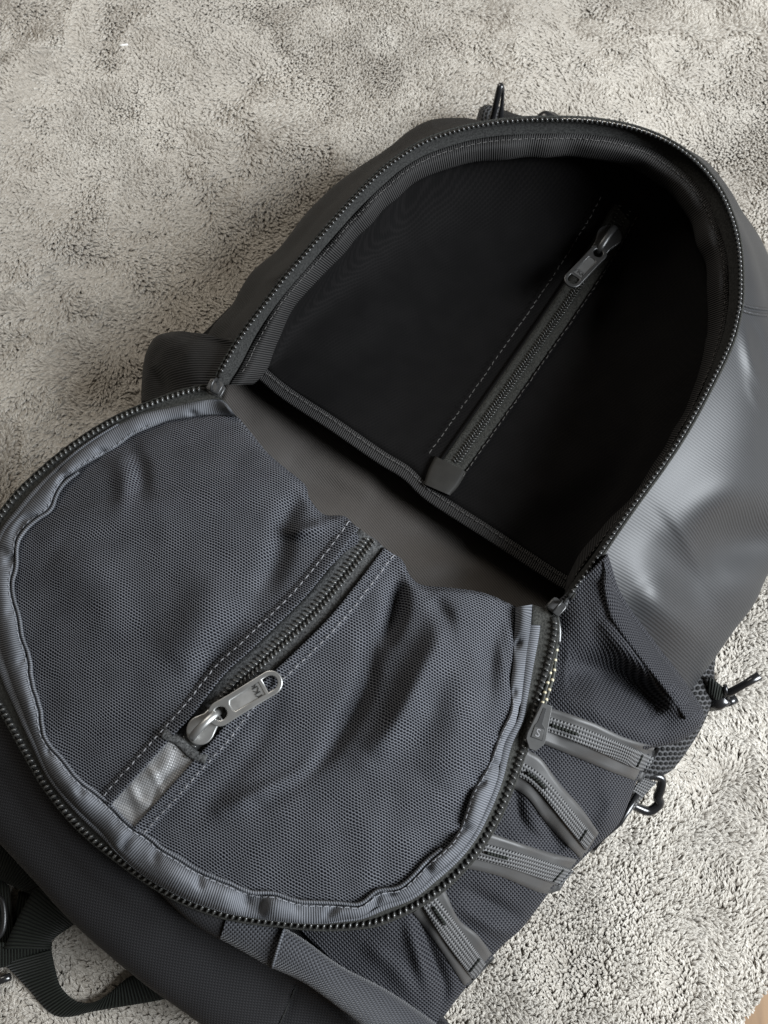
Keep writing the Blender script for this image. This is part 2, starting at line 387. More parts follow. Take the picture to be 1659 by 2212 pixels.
fold(GR, [(1385,1250),(1450,1330),(1530,1380)], 50, 0.8); fold(GR, [(1400,1160),(1480,1240),(1500,1330)], 50, -0.35)
fold(GR, [(1600,700),(1618,780),(1650,850)], 12, 0.25); fold(GR, [(1625,690),(1640,740),(1652,800)], 8, -0.2); pass
fold(GR, [(1606,690),(1614,735),(1622,790)], 5, 0.10); fold(GR, [(1626,684),(1634,720),(1640,770)], 4, 0.10); fold(GR, [(1612,800),(1625,850),(1650,900)], 6, 0.14); fold(GR, [(1690,690),(1700,800),(1690,920)], 30, 0.6)
soften(GR[:41], 5)
sheet('side_panel', GR, M_twill, bag, planar=-0.05, solid=0.07, wr=0.0, wrs=0.3, seed=5)
fR = sampler(GR, sheet.last)
# double-stitched seam across the right panel
for dy in (0, 13):
    a = onto(fR, [(1596,655+dy),(1625,664+dy),(1668,669+dy),(1715,672+dy)], 60, 0.1)
    tube('panel_seam', W(a), 0.10, 0.09, M_twill, bag, 8)
    stitches('stitching', a+[0, 0, 0.1], None, 0, 22, M_thread2, bag, 0.03)

# ------------------------------------------------------------------ folded flap
F = Z([(468,850),(455,842),(430,842),(387,853),(344,868),(301,885),(258,904),(215,928),(172,956),(129,988),(86,1025),(43,1066),(0,1121),(-35,1195),(-52,1300),(-45,1410),(-18,1490),(0,1520),(30,1573),(64,1635),(99,1694),(149,1759),(198,1808),(245,1845),(320,1900),(400,1945),(500,1978),(620,1994),(694,2000),(769,1997),(823,1987),(899,1953),(960,1911),(1020,1848),(1068,1773),(1104,1690),(1128,1621),(1146,1570),(1161,1508),(1175,1461),(1189,1409),(1198,1358),(1193,1320)],
      [11.2, 10.8, 10.5, 10.5, 10.8, 11, 11.2, 11.3, 11.2, 11, 11, 11.2, 11.3])
Bo = Z([(490,872),(473,863),(430,866),(365,881),(301,896),(237,930),(181,967),(142,1001),(86,1057),(43,1108),(9,1150),(-8,1200),(-14,1260),(-10,1330),(2,1400),(22,1465),(50,1540),(74,1600),(109,1679),(164,1745),(223,1802),(250,1838),(298,1882),(357,1920),(422,1950),(496,1973),(570,1986),(640,1993),(694,1994),(744,1987),(779,1981),(827,1956),(887,1936),(935,1895),(984,1853),(1020,1809),(1046,1757),(1074,1685),(1090,1607),(1119,1552),(1128,1499),(1137,1419),(1146,1358),(1150,1306)],
       [11.0, 10.8, 10.8, 11.0, 11.2, 11.4, 11.6, 11.7, 11.6, 11.4, 11.4, 11.4, 11.4])
Bi = Z([(512,901),(480,896),(451,897),(387,905),(310,929),(258,958),(193,997),(138,1040),(116,1070),(103,1096),(64,1126),(32,1169),(26,1220),(21,1250),(26,1285),(34,1332),(43,1384),(60,1435),(70,1500),(94,1560),(114,1610),(164,1679),(223,1729),(288,1796),(347,1838),(422,1886),(496,1914),(570,1937),(670,1955),(740,1956),(779,1951),(815,1926),(863,1918),(905,1887),(941,1851),(978,1809),(1008,1755),(1028,1700),(1052,1654),(1076,1584),(1102,1527),(1104,1471),(1109,1395),(1113,1312)],
       [10.8, 10.8, 11.0, 11.2, 11.5, 11.7, 11.8, 11.9, 11.8, 11.6, 11.6, 11.6, 11.3])
nF = 420
Bi = cr(Bi, 150); _n = np.random.default_rng(5).normal(0, 1, 150); _n = np.convolve(_n, [.25, .5, .7, .5, .25], 'same')*4.2*np.sin(np.linspace(0, math.pi, 150))**0.5
_d = Bi[:, :2]-np.array([560, 1450.]); Bi[:, :2] += _d/np.linalg.norm(_d, axis=1, keepdims=True)*_n[:, None]
Fc, Boc, Bic = cr(F, nF), cr(Bo, nF), cr(Bi, nF)
# match correspondence of the three curves by nearest point so that ribs run straight across
def match(A, B, k=25):
    """for each point of A the nearby point of dense B at about the same fraction"""
    Bd = cr(B, 3000); out = []; last = 0
    for i, a in enumerate(A):
        c = int(i/(len(A)-1)*2999); lo, hi = max(last, c-110), min(2999, c+110)
        if hi <= lo: hi = min(2999, lo+1)
        d = ((Bd[lo:hi+1, :2]-a[:2])**2).sum(1); last = lo+int(d.argmin()); out.append(last)
    out = np.array(out, float); ker = np.ones(k)/k
    op = np.r_[np.linspace(0, out[0], k), out, np.linspace(out[-1], 2999, k)]
    out = np.convolve(op, ker, 'same')[k:-k]; out[0] = 0; out[-1] = 2999
    return Bd[np.clip(out.round().astype(int), 0, 2999)]
Fm, Bom = match(Bic, F), match(Bic, Bo)
# tape between tube and teeth
G = crv([Bom+[0, 0, 0.0], (Bom+Fm)/2+[0, 0, -0.12], Fm+[0, 0, -0.12]], 8)
sheet('flap_zip_tape', G, M_tapem, bag, solid=0.05)
# outside tape edge and the outer cloth under the rim
ctrF = np.array([560, 1450.]); dF = Fm[:, :2]-ctrF; dF /= np.linalg.norm(dF, axis=1, keepdims=True)
O1 = Fm.copy(); O1[:, :2] += dF*7; O1[:, 2] -= 0.3
O2 = Fm.copy(); O2[:, :2] -= dF*6; O2[:, 2] -= 1.2
O3 = Fm.copy(); O3[:, :2] -= dF*60; O3[:, 2] -= 1.8
sheet('flap_outer_cloth', crv([Fm+[0, 0, -0.2], O1, O2, O3], 14), M_tape, bag)
# binding tube
q = np.linspace(0, 1, nF)
pk = np.interp(q, np.linspace(0, 1, 60), np.random.default_rng(3).normal(0, 1, 60))
pk = np.convolve(np.r_[pk[:12][::-1], pk, pk[-12:][::-1]], np.ones(9)/9, 'same')[12:-12]
rows = []
wid = np.linalg.norm((Bom-Bic)[:, :2], axis=1)*0.023
for t in np.linspace(0, 1, 9):
    r = Bic*(1-t)+Bom*t; r[:, 2] += (0.48*wid*(1-(2*t-1)**2)**0.6)*(1+0.5*pk)
    if t in (0.0,): r[:, 2] += 0.0
    rows.append(r)
rows = [Bic+[0, 0, -0.25]]+rows+[Bom+[0, 0, -0.2]]
Gt = crv(rows, 26)
ft = [((120,1010),(150,1040),(150,1075)), ((60,1110),(40,1140),(30,1160)), ((800,1975),(812,1950),(820,1925)), ((700,1985),(720,1965),(735,1955)), ((930,1895),(925,1880),(915,1875)), ((1020,1800),(1010,1790),(990,1785)), ((1110,1560),(1125,1540),(1115,1520)), ((1080,1660),(1065,1650),(1050,1655)), ((260,1840),(275,1815),(290,1800)), ((560,1980),(565,1960),(570,1940)), ((20,1200),(0,1190),(-10,1200))]
for f_ in ft: fold(Gt, f_, 9, -0.28)
for i_ in range(14, 410, 17): fold(Gt, [Bic[i_, :2], (Bic[i_+3, :2]+Bom[i_+3, :2])/2], 6+3*rng.random(), -0.32*rng.random())
sheet('flap_binding', Gt, M_bind, bag)
fT = sampler(Gt)
fl_ = Bom*0.62+Fm*0.38
sheet('binding_flange', crv([Bom+[0, 0, 0.02], (Bom+fl_)/2+[0, 0, 0.10], fl_+[0, 0, 0.04], fl_+[0, 0, -0.2]], 6)[:, 40:-4], M_bind, bag)
# thin stitched lip on the inner side of the binding
lipo = Bic.copy(); lip = Bic.copy(); lip[:, :2] -= dF*8; lip[:, 2] += 0.12; lipo[:, 2] += 0.22
dash = None
sheet('flap_binding_lip', crv([lipo+[0, 0, -0.05], (lipo+lip)/2+[0, 0, 0.1], lip, lip+[0, 0, -0.25]], 6)[:, 60:-90], M_bind, bag)

# flap mesh lining
E = Z([(512,901),(536,930),(576,980),(616,1015),(655,1049),(665,1079),(695,1114),(740,1119),(765,1141),(789,1158),(812,1173),(834,1193),(866,1213),(886,1250),(913,1268),(963,1272),(1019,1278),(1060,1288),(1113,1312)],
      [10.8, 11.6, 12.2, 12.3, 12.2, 12.2, 12.0, 12.2, 12.2, 11.8, 11.3])
nE = 260
Ec = cr(E, nE); Bc = cr(Bi, nE)
Em1 = Ec*0.55+Bc*0.45; Em1[:, 2] += 0.9*np.sin(np.linspace(0, math.pi, nE))**0.7
Em0 = Ec*0.93+Bc*0.07; Em0[:, 2] += 0.55*np.sin(np.linspace(0, math.pi, nE))**0.5
curl = Ec.copy(); curl[:, 2] -= 1.2*np.sin(np.linspace(0.05, math.pi-0.05, nE))**0.5
curl2 = curl.copy(); curl2[:, 0] -= 12; curl2[:, 1] += 22; curl2[:, 2] -= 2.4
Em2 = Ec*0.22+Bc*0.78; Em2[:, 2] += 0.55*np.sin(np.linspace(0, math.pi, nE))**0.7
Gf = crv([curl2, curl, Ec, Em0, Em1, Em2, Bc+[0, 0, -0.1]], 170)
zl = [(803,1162),(740,1245),(673,1325),(562,1432),(510,1480),(443,1565),(400,1612),(330,1690),(262,1765)]
zc = cr(zl, 200)
fold(Gf, [(985,1330),(930,1420),(860,1560),(790,1640)], 34, 1.05)
fold(Gf, [(1010,1420),(1000,1560),(930,1700)], 60, 0.63)
fold(Gf, [(800,1340),(790,1480),(700,1620),(560,1730)], 22, -0.78)
fold(Gf, [(860,1250),(850,1330),(820,1400)], 22, -1.12)
fold(Gf, [(740,1560),(640,1670),(480,1750)], 16, 0.63)
fold(Gf, [(280,960),(305,1010),(310,1070)], 13, -0.45)
fold(Gf, [(250,980),(268,1030),(262,1100)], 18, 0.36)
fold(Gf, [(655,1060),(620,1120),(600,1210),(560,1290)], 24, -0.63)
fold(Gf, [(700,1135),(660,1145),(610,1150)], 13, 0.57)
fold(Gf, [(480,1230),(440,1340),(360,1440)], 60, 0.69)
fold(Gf, [(540,1330),(470,1400),(420,1500)], 26, -0.42)
fold(Gf, [(1080,1330),(1060,1420),(1050,1540)], 22, -0.49)
fold(Gf, [(930,1290),(960,1330),(980,1400)], 20, -0.42)
fold(Gf, [(120,1180),(200,1250),(260,1380)], 60, 0.36)
fold(Gf, zl, 26, -0.12, False)
fold(Gf, [(600,1500),(560,1600),(480,1700),(400,1790)], 22, -0.2)
soften(Gf[60:], 1)
sheet('flap_mesh_lining', Gf, M_flap, bag, planar=math.radians(-28), wr=0.08, wrs=0.45, seed=9)
i_ = int(170*2/6); ff = sampler(Gf[i_:], sheet.last[i_:])

# ------------------------------------------------------------------ zippers
allteeth = []          # (size in px, zipper object, matrix, mesh)
def ell(name, mat, lx, ly, lz, seg=8, ring=4, sq=0.0):
    V = [(0, 0, lz)]; Fc_ = []
    for r in range(1, ring):
        th = math.pi*r/ring
        for k in range(seg):
            a = 2*math.pi*k/seg; V.append((lx*math.sin(th)*math.cos(a), ly*math.sin(th)*math.sin(a), lz*math.cos(th)))
    V.append((0, 0, -lz)); n = len(V)-1
    for k in range(seg):
        k2 = (k+1) % seg; Fc_.append((0, 1+k, 1+k2)); Fc_.append((n, n-seg+k2, n-seg+k))
        for r in range(ring-2): a = 1+r*seg; Fc_.append((a+k, a+seg+k, a+seg+k2, a+k2))
    me = bpy.data.meshes.new(name); me.from_pydata([tuple(c*S for c in v) for v in V], [], Fc_); me.materials.append(mat)
    me.polygons.foreach_set('use_smooth', [True]*len(me.polygons)); return me
T_bead = ell('tooth', M_coil, 0.085, 0.115, 0.11)
T_rung = ell('tooth', M_coilg, 0.066, 0.15, 0.11)
T_coil = ell('tooth', M_coilg, 0.062, 0.17, 0.10)
M_coild = plain('zip_coil_dark', (0.04, 0.04, 0.037), 0.25, 30, 0.1, 0, 0, 0.8)
T_coild = ell('tooth', M_coild, 0.055, 0.14, 0.08)
def teeth(zipobj, c, pitch_cm, me, off=(0,), skew=0.0, dz=0.05, tilt=0.0, scale=1, size=12):
    Q = W(c); L = np.r_[0, np.cumsum(np.linalg.norm(np.diff(Q, axis=0), axis=1))]
    n = max(2, int(L[-1]/pitch_cm)); s = (np.arange(n)+0.5)*L[-1]/n
    for k, o_ in enumerate(off):
        ss = np.clip(s+(k*0.5)*pitch_cm, 0, L[-1])
        P = np.stack([np.interp(ss, L, Q[:, j]) for j in range(3)], 1)
        T, Sd, N = frames(P if n > 2 else Q[:2])
        for i in range(n):
            M = Matrix(((T[i][0], Sd[i][0], N[i][0], 0), (T[i][1], Sd[i][1], N[i][1], 0), (T[i][2], Sd[i][2], N[i][2], 0), (0, 0, 0, 1)))
            pos = P[i]+Sd[i]*o_+N[i]*dz
            Mx = Matrix.Translation(Vector(pos*S)) @ M @ Matrix.Rotation(skew*(1 if k == 0 else -1), 4, 'Z') @ Matrix.Rotation(tilt*(1 if o_ >= 0 else -1), 4, 'X') @ Matrix.Scale(scale, 4)
            px = unW(pos)
            inside = -10 < px[0] < 1670 and -10 < px[1] < 2220
            depth = np.linalg.norm(pos-[0, 0, H])
            allteeth.append(((size/depth if inside else 0)+rng.random()*1e-4, zipobj, Mx, me))
# opening zipper (upper rim)
z1 = tube('opening_zipper', W(Uc[2:-2]+[0, 0, -0.05]), 0.11, 0.07, M_tape, bag, 6)
teeth(z1, Uc[3:-3], 0.27, T_bead, skew=0.25, dz=0.06, size=2.2)
# flap rim zipper
z2 = tube('flap_zipper', W(Fc[4:-2]+[0, 0, -0.05]), 0.14, 0.08, M_tape, bag, 6)
teeth(z2, Fc[5:-3], 0.265, T_rung, skew=0.35, dz=0.08, size=3.0)
# outside lip of tape along the rims
for nm, c, s_ in (('opening_tape_edge', Uc[2:-2], 1), ('flap_tape_edge', Fc[4:-2], 1)):
    ctr_ = c[:, :2].mean(0); d = c[:, :2]-ctr_; T_ = np.gradient(c[:, :2], axis=0); nn = np.stack([-T_[:, 1], T_[:, 0]], 1); nn /= np.linalg.norm(nn, axis=1, keepdims=True)
    nn *= np.sign((nn*d).sum(1))[:, None]
    e = c.copy(); e[:, :2] += nn*8; e[:, 2] -= 0.12
    tube(nm, W(e), 0.07, 0.06, M_tapem, bag, 6)
# flap pocket zipper
def zip_strip(name, line, f, half, parent_mat, dz, n=90, width_end=None):
    c = cr(line, n); T_ = np.gradient(c, axis=0); nn = np.stack([-T_[:, 1], T_[:, 0]], 1); nn /= np.linalg.norm(nn, axis=1, keepdims=True)
    mid = np.c_[c, f(c)+dz]
    # smooth heights
    mid[:, 2] = np.convolve(np.r_[[mid[0, 2]]*7, mid[:, 2], [mid[-1, 2]]*7], np.ones(15)/15, 'same')[7:-7]
    A = mid.copy(); A[:, :2] += nn*half; Bq = mid.copy(); Bq[:, :2] -= nn*half
    return mid, nn, strip(name, A, Bq, parent_mat, bag, crown=0.06, nv=7, under=0.35)
mid, nn, zt = zip_strip('flap_pocket_tape', zl[:7]+[(385,1630)], ff, 36, M_tapeg, 0.12)
z3 = tube('flap_pocket_zipper', W(mid[1:62]+[0, 0, 0.03]), 0.08, 0.05, M_tape, bag, 6)
sl = int(90*0.80)
teeth(z3, mid[:sl+2]+[0, 0, 0.08], 0.205, T_coil, off=(-0.135, 0.135), skew=0.45, dz=0.03, tilt=0.25, size=4)
# parted teeth either side beyond the slider
for sgn in (1, -1):
    c = mid[sl+3:].copy(); m_ = len(c); c[:, :2] += nn[sl+3:]*sgn*np.linspace(5, 17, m_)[:, None]
    teeth(z3, c+[0, 0, 0.08], 0.24, T_coil, off=(0,), skew=0.3*sgn, dz=0.0, size=4)
# dark gap where the zip is parted
gap = mid[sl+2:].copy(); gA = gap.copy(); gB = gap.copy(); hw = np.linspace(1, 13, len(gap))[:, None]
gA[:, :2] += nn[sl+2:]*hw; gB[:, :2] -= nn[sl+2:]*hw
strip('parted_gap', gA+[0, 0, 0.09], gB+[0, 0, 0.09], M_tape, bag, crown=0.0, nv=4, under=0.1)
# folded hems of mesh each side and their stitches
hem_side = {}
for sgn in (1, -1):
    c = cr(zl, 150); T_ = np.gradient(c, axis=0); n2 = np.stack([-T_[:, 1], T_[:, 0]], 1); n2 /= np.linalg.norm(n2, axis=1, keepdims=True)
    a = c+n2*sgn*34; b = c+n2*sgn*68
    A = np.c_[a, ff(a)+0.30]; Bq = np.c_[b, ff(b)+0.03]
    for X in (A, Bq): X[:, 2] = np.convolve(np.r_[[X[0, 2]]*7, X[:, 2], [X[-1, 2]]*7], np.ones(15)/15, 'same')[7:-7]
    t = np.linspace(0, 1, 7)[:, None, None]
    Gh = A[None]*(1-t)+Bq[None]*t; Gh[..., 2] += (0.10*np.sin(np.pi*np.linspace(0.25, 1, 7)))[:, None]
    lo = Gh[:1].copy(); lo[..., 2] -= 0.3
    sheet('pocket_hem', np.concatenate([lo, Gh]), M_flap, bag, planar=math.radians(-28))
    hem_side[sgn] = (c+n2*sgn*60)
for sgn in (1, -1): stitches('stitching', hem_side[sgn], ff, 0.32, 44, M_thread, bag, 0.024)
# shiny cloth tab that finishes the pocket zip
TA = np.array([(354,1592),(314,1642),(272,1692),(232,1740)], float); TB = np.array([(440,1639),(394,1691),(346,1744),(296,1798)], float)
A = np.c_[cr(TA, 40), np.zeros(40)]; Bq = np.c_[cr(TB, 40), np.zeros(40)]
t = np.linspace(0, 1, 24)[:, None, None]; Gt2 = A[None]*(1-t)+Bq[None]*t
Gt2[..., 2] = ff(Gt2[..., :2].reshape(-1, 2)).reshape(Gt2.shape[:2])+0.23
fold(Gt2, [(370,1610),(350,1660),(300,1690)], 14, 0.16); fold(Gt2, [(400,1650),(350,1690),(330,1740)], 9, -0.14); fold(Gt2, [(280,1690),(300,1730),(330,1740)], 9, 0.16); fold(Gt2, [(320,1650),(345,1700),(350,1730)], 8, 0.12); fold(Gt2, [(240,1730),(280,1740),(300,1780)], 10, -0.1)
sheet('pocket_end_tab', Gt2, M_tab, bag, planar=0.4, solid=0.03)
e1 = cr(np.array([(352,1585),(385,1600),(415,1628),(446,1640)], float), 30); e1 = np.c_[e1, ff(e1)+0.36]
tube('tab_folded_edge', W(e1-[0, 0, 0.06]), 0.20, 0.09, M_tapeg, bag, 8)

# inner pocket zipper
mid2, nn2, _ = zip_strip('inner_pocket_tape', [(955,1040)]+pz_line, fp, 28, M_tapem, 0.09)
z4 = tube('inner_pocket_zipper', W(mid2[6:78]+[0, 0, 0.05]), 0.09, 0.05, M_tape, bag, 6)
teeth(z4, mid2[6:78]+[0, 0, 0.08], 0.19, T_coild, off=(-0.115, 0.115), skew=0.5, dz=0.05, tilt=0.2, size=3.3)
for sgn in (1, -1):
    c = mid2[79:].copy(); c[:, :2] += nn2[79:]*sgn*np.linspace(4, 13, len(c))[:, None]
    teeth(z4, c+[0, 0, 0.1], 0.22, T_coild, off=(0,), size=1)
    c = cr(pz_line, 60); T_ = np.gradient(c, axis=0); n2 = np.stack([-T_[:, 1], T_[:, 0]], 1); n2 /= np.linalg.norm(n2, axis=1, keepdims=True)
    sg0 = 1 if n2[0, 0] > 0 else -1
    stitches('stitching', (c+n2*(44*sgn-14*sg0)), fp, 0.30, 46, M_threadd, bag, 0.024)
    a = c+n2*sgn*27; b = c+n2*sgn*34
    strip('pocket_fold', np.c_[a, fp(a)+0.2], np.c_[b, fp(b)+0.1], M_pocket, bag, 0.05, 5, 0.1)
ta = np.array([(940,985),(925,1015),(915,1045)], float); tb = np.array([(1008,1020),(990,1050),(972,1070)], float)
strip('pocket_end_tab', np.c_[cr(ta, 12), fp(cr(ta, 12))+0.28], np.c_[cr(tb, 12), fp(cr(tb, 12))+0.28], M_tabd, bag, crown=0.1, nv=9, under=0.3)
kk = Kuc*0.75+Kc*0.25
stitches('stitching', kk+[0, 0, 0.26], None, 0.0, 70, M_threadd, bag, 0.024)

# instance the teeth: the 290 that show largest as parts of their zipper, the rest joined
allteeth.sort(key=lambda t_: -t_[0])
for _, zo, Mx, me in allteeth[:290]:
    o = link('tooth', me, zo); o.matrix_basis = Mx
rest = {}
for _, zo, Mx, me in allteeth[290:]: rest.setdefault((zo.name, me.name), (zo, []))[1].append((Mx, me))
for (zo, lst) in rest.values():
    me = lst[0][1]; n = len(me.vertices); v = np.empty(n*3); me.vertices.foreach_get('co', v); v = np.c_[v.reshape(-1, 3), np.ones(n)]
    polys = [tuple(p.vertices) for p in me.polygons]; Vs, Fs = [], []
    for i, (Mx, _) in enumerate(lst):
        Vs.append((v @ np.array(Mx).T)[:, :3]/S); Fs += [tuple(a+i*n for a in p) for p in polys]
    mesh('zipper_teeth', np.vstack(Vs), Fs, me.materials[0], zo, kind='stuff')

bs = Bic.copy(); bs[:, :2] += dF*5; bs = bs[30:-30:2, :2]
stitches('stitching', bs, fT, 0.06, 150, M_thread2, bag, 0.020)
bs = (B0*0.6+B1*0.4)[4:-4]; stitches('stitching', bs+[0, 0, 0.1], None, 0.0, 170, M_threadd, bag, 0.020)
# ------------------------------------------------------------------ pulls and sliders
def shape2d(name, outer, holes, thick, bev, mat, parent, Mx, z=0.0):
    cu = bpy.data.curves.new(name, 'CURVE'); cu.dimensions = '2D'; cu.fill_mode = 'BOTH'; cu.extrude = thick*S/2; cu.bevel_depth = bev*S; cu.bevel_resolution = 2
    for pts in [outer]+holes:
        sp_ = cu.splines.new('POLY'); sp_.points.add(len(pts)-1); sp_.use_cyclic_u = True
        for i, p in enumerate(pts): sp_.points[i].co = (p[0]*S, p[1]*S, 0, 1)
    tmp = bpy.data.objects.new('tmp', cu); C.objects.link(tmp); dg = bpy.context.evaluated_depsgraph_get()
    me = bpy.data.meshes.new_from_object(tmp.evaluated_get(dg)); bpy.data.objects.remove(tmp); bpy.data.curves.remove(cu)
    me.name = name; me.materials.clear(); me.materials.append(mat)
    o = link(name, me, parent); o.matrix_basis = Mx @ Matrix.Translation((0, 0, z*S)); return o
def arc(cx, cy, r, a0, a1, n, ry=None):
    return [(cx+r*math.cos(math.radians(a0+(a1-a0)*i/(n-1))), cy+(ry or r)*math.sin(math.radians(a0+(a1-a0)*i/(n-1)))) for i in range(n)]
def frame_at(p0, p1, up=(0, 0, 1)):
    a, b = W(np.array(p0, float)), W(np.array(p1, float)); x = b-a; L = np.linalg.norm(x); x /= L
    u_ = np.asarray(up, float); y = np.cross(u_, x); y /= np.linalg.norm(y); z = np.cross(x, y)
    return Matrix(((x[0], y[0], z[0], a[0]*S), (x[1], y[1], z[1], a[1]*S), (x[2], y[2], z[2], a[2]*S), (0, 0, 0, 1))), L
def text_mesh(name, body, size, mat, parent, Mx, depth=0.02):
    cu = bpy.data.curves.new(name, 'FONT'); cu.body = body; cu.size = size*S; cu.extrude = depth*S; cu.align_x = 'CENTER'; cu.align_y = 'CENTER'
    tmp = bpy.data.objects.new('tmp', cu); C.objects.link(tmp); dg = bpy.context.evaluated_depsgraph_get()
    me = bpy.data.meshes.new_from_object(tmp.evaluated_get(dg)); bpy.data.objects.remove(tmp); me.name = name
    me.materials.clear(); me.materials.append(mat)
    o = link(name, me, parent); o.matrix_basis = Mx; return o
def pull_and_slider(s0, s1, t0, t1, f, dz, matm, matr, rt, wf, name='pocket_slider'):
    """slider body with its long axis s0->s1, pull tab t0->t1"""
    z = float(f([s0])[0])+dz
    Ms, L = frame_at((*s0, z), (*s1, z)); wd = L*wf
    out = arc(L*0.42, 0, wd, 60, 300, 20)+[(L*0.80, -wd*0.66), (L*1.02, -wd*0.62), (L*1.08, 0), (L*1.02, wd*0.62), (L*0.80, wd*0.66)]
    body = shape2d(name, out, [], 0.10, 0.05, matm, bag, Ms, 0.12)
    shape2d('slider_plate', [(x*0.96+0.02, y*0.93) for x, y in out], [], 0.08, 0.04, matm, body, Matrix(), -0.30)
    # crown (bridge)
    ts = np.linspace(0, 1, 12); Q = np.stack([L*(0.10+1.04*ts), 0*ts, 0.16+0.46*np.sin(np.pi*np.clip(ts*1.0, 0, 1))**0.5], 1)
    Q[0, 2] = 0.1; Q[-1, 2] = 0.1
    tube('crown', Q, wd*0.30, 0.10, matm, body, 10)
    Mt, L2 = frame_at((*t0, z+0.34), (*t1, z+0.50)); wa, wb = L2*0.142, L2*0.142
    outer = arc(wa*0.9, 0, wa*1.02, 90, 270, 14)+[(L2*0.35, -wa*0.98)]+arc(L2-wb, 0, wb*1.02, -85, 85, 16)+[(L2*0.35, wa*0.98)]
    h1 = arc(wa*0.95, 0, wa*0.70, 0, 350, 18)
    h2 = [(L2-wb*1.62, -wb*0.74)]+arc(L2-wb*0.98, 0, wb*0.74, -90, 90, 12)+[(L2-wb*1.62, wb*0.74)]
    h3 = [(wa*1.95, -wa*0.30), (wa*2.15, -wa*0.62), (L2-wb*1.78, -wb*0.70), (L2-wb*1.78, wb*0.70), (wa*2.15, wa*0.62), (wa*1.95, wa*0.30)]
    tab = shape2d('pull_tab', outer, [h1, h2, h3], 0.05, 0.045, matm, body, Ms.inverted() @ Mt, 0)
    shape2d('recessed_face', [(wa*1.9, -wa*0.7), (L2-wb*1.66, -wb*0.76), (L2-wb*1.66, wb*0.76), (wa*1.9, wa*0.7)], [], 0.05, 0.0, matr, tab, Matrix())
    text_mesh('lettering', 'YKK', L2*0.115, M_bracket if matm is M_metald else M_metald, tab, Matrix.Translation((S*(L2-wb*2.35), 0, 0.036*S)) @ Matrix.Rotation(rt, 4, 'Z'))
    return body
pull_and_slider((412,1600), (468,1545), (458,1553), (606,1463), ff, 0.30, M_metal, M_recess, math.radians(90), 0.38)
pull_and_slider((1330,492), (1292,545), (1300,540), (1226,618), fp, 0.45, M_metald, M_tag, math.radians(90), 0.34)

# corner sliders of the main zip: painted frame seen end-on
def corner_slider(p, tow, zz, name='main_slider'):
    Mx, L = frame_at((*p, zz), (*tow, zz))
    out = [(-0.30, -0.40), (0.30, -0.40), (0.36, -0.30), (0.36, 0.30), (0.30, 0.40), (-0.30, 0.40), (-0.36, 0.30), (-0.36, -0.30)]
    out = [(x*0.8, y*0.8) for x, y in out]
    b = shape2d(name, out, [], 0.10, 0.04, M_bracket, bag, Mx, 0.16)
    shape2d('slider_plate', out, [], 0.10, 0.04, M_bracket, b, Matrix(), -0.42)
    shape2d('slider_post', [(-0.1, -0.1), (0.1, -0.1), (0.1, 0.1), (-0.1, 0.1)], [], 0.3, 0.02, M_bracket, b, Matrix(), -0.2)
    ts = np.linspace(0, math.pi, 12); Q = np.stack([0.27*np.cos(ts), 0*ts, 0.14+0.30*np.sin(ts)**0.6], 1)
    tube('bridge', Q, 0.11, 0.05, M_metald, b, 8, up=(0, 1, 0))
    return b
corner_slider((466,838), (480,812), 11.2)
ms = corner_slider((1200,1312), (1180,1335), 11.2)

# lettered rubber pull on a flecked cord hanging off the right slider
cordp = [W((x, y, z)) for x, y, z in [(1203,1330,10.9),(1208,1360,10.9),(1207,1390,10.8)]]
tube('pull_loop', cr(np.array(cordp), 12), 0.10, 0.05, M_bracket, bag, 8)
for k, offx in enumerate((0, 9)):
    pts = [(1204-offx*0.3,1392,11.0),(1199-offx*0.7,1425,11.0),(1195-offx*0.9,1460,11.1),(1183-offx*0.8,1500,11.3),(1174-offx*0.5,1532,11.4)]
    cd_ = tube('pull_cord', W(cr(np.array(pts, float), 30)), 0.085, 0.085, M_cord, bag, 8)
    Q = W(cr(np.array(pts, float), 60))
    for i in range(4+k*3, 56, 9):
        o = tube('cord_fleck', Q[i:i+3]+[0, 0, 0.03], 0.080, 0.075, M_fleck, cd_, 6)
Mx, L = frame_at((1179,1522,11.6), (1150,1618,11.4))
hw0, hw1 = L*0.10, L*0.20
out = [(0, -hw0*0.8), (0, hw0*1.25), (L*0.70, hw1*1.0), (L*0.82, hw1*0.95), (L, hw1*0.35), (L, -hw1*0.35), (L*0.82, -hw1*0.95), (L*0.70, -hw1*1.0)]
tag = shape2d('logo_pull', out, [], 0.20, 0.025, M_tag, bag, Mx, 0)
shape2d('inlay', [(L*0.08, -hw0*0.35), (L*0.08, hw0*0.25), (L*0.42, hw0*0.35), (L*0.50, hw1*0.62), (L*0.76, hw1*0.68), (L*0.76, -hw1*0.60), (L*0.50, -hw1*0.55), (L*0.42, -hw0*0.7)], [], 0.02, 0.01, M_tagd, tag, Matrix(), 0.125)
shape2d('emblem_ground', [(L*0.53, -hw1*0.50), (L*0.53, hw1*0.50), (L*0.745, hw1*0.58), (L*0.745, -hw1*0.54)], [], 0.02, 0.01, M_tag, tag, Matrix(), 0.14)
text_mesh('emblem', 'S', L*0.24, M_thread, tag, Matrix.Translation((L*0.637*S, 0, 0.165*S)) @ Matrix.Rotation(math.radians(90), 4, 'Z'), 0.012)

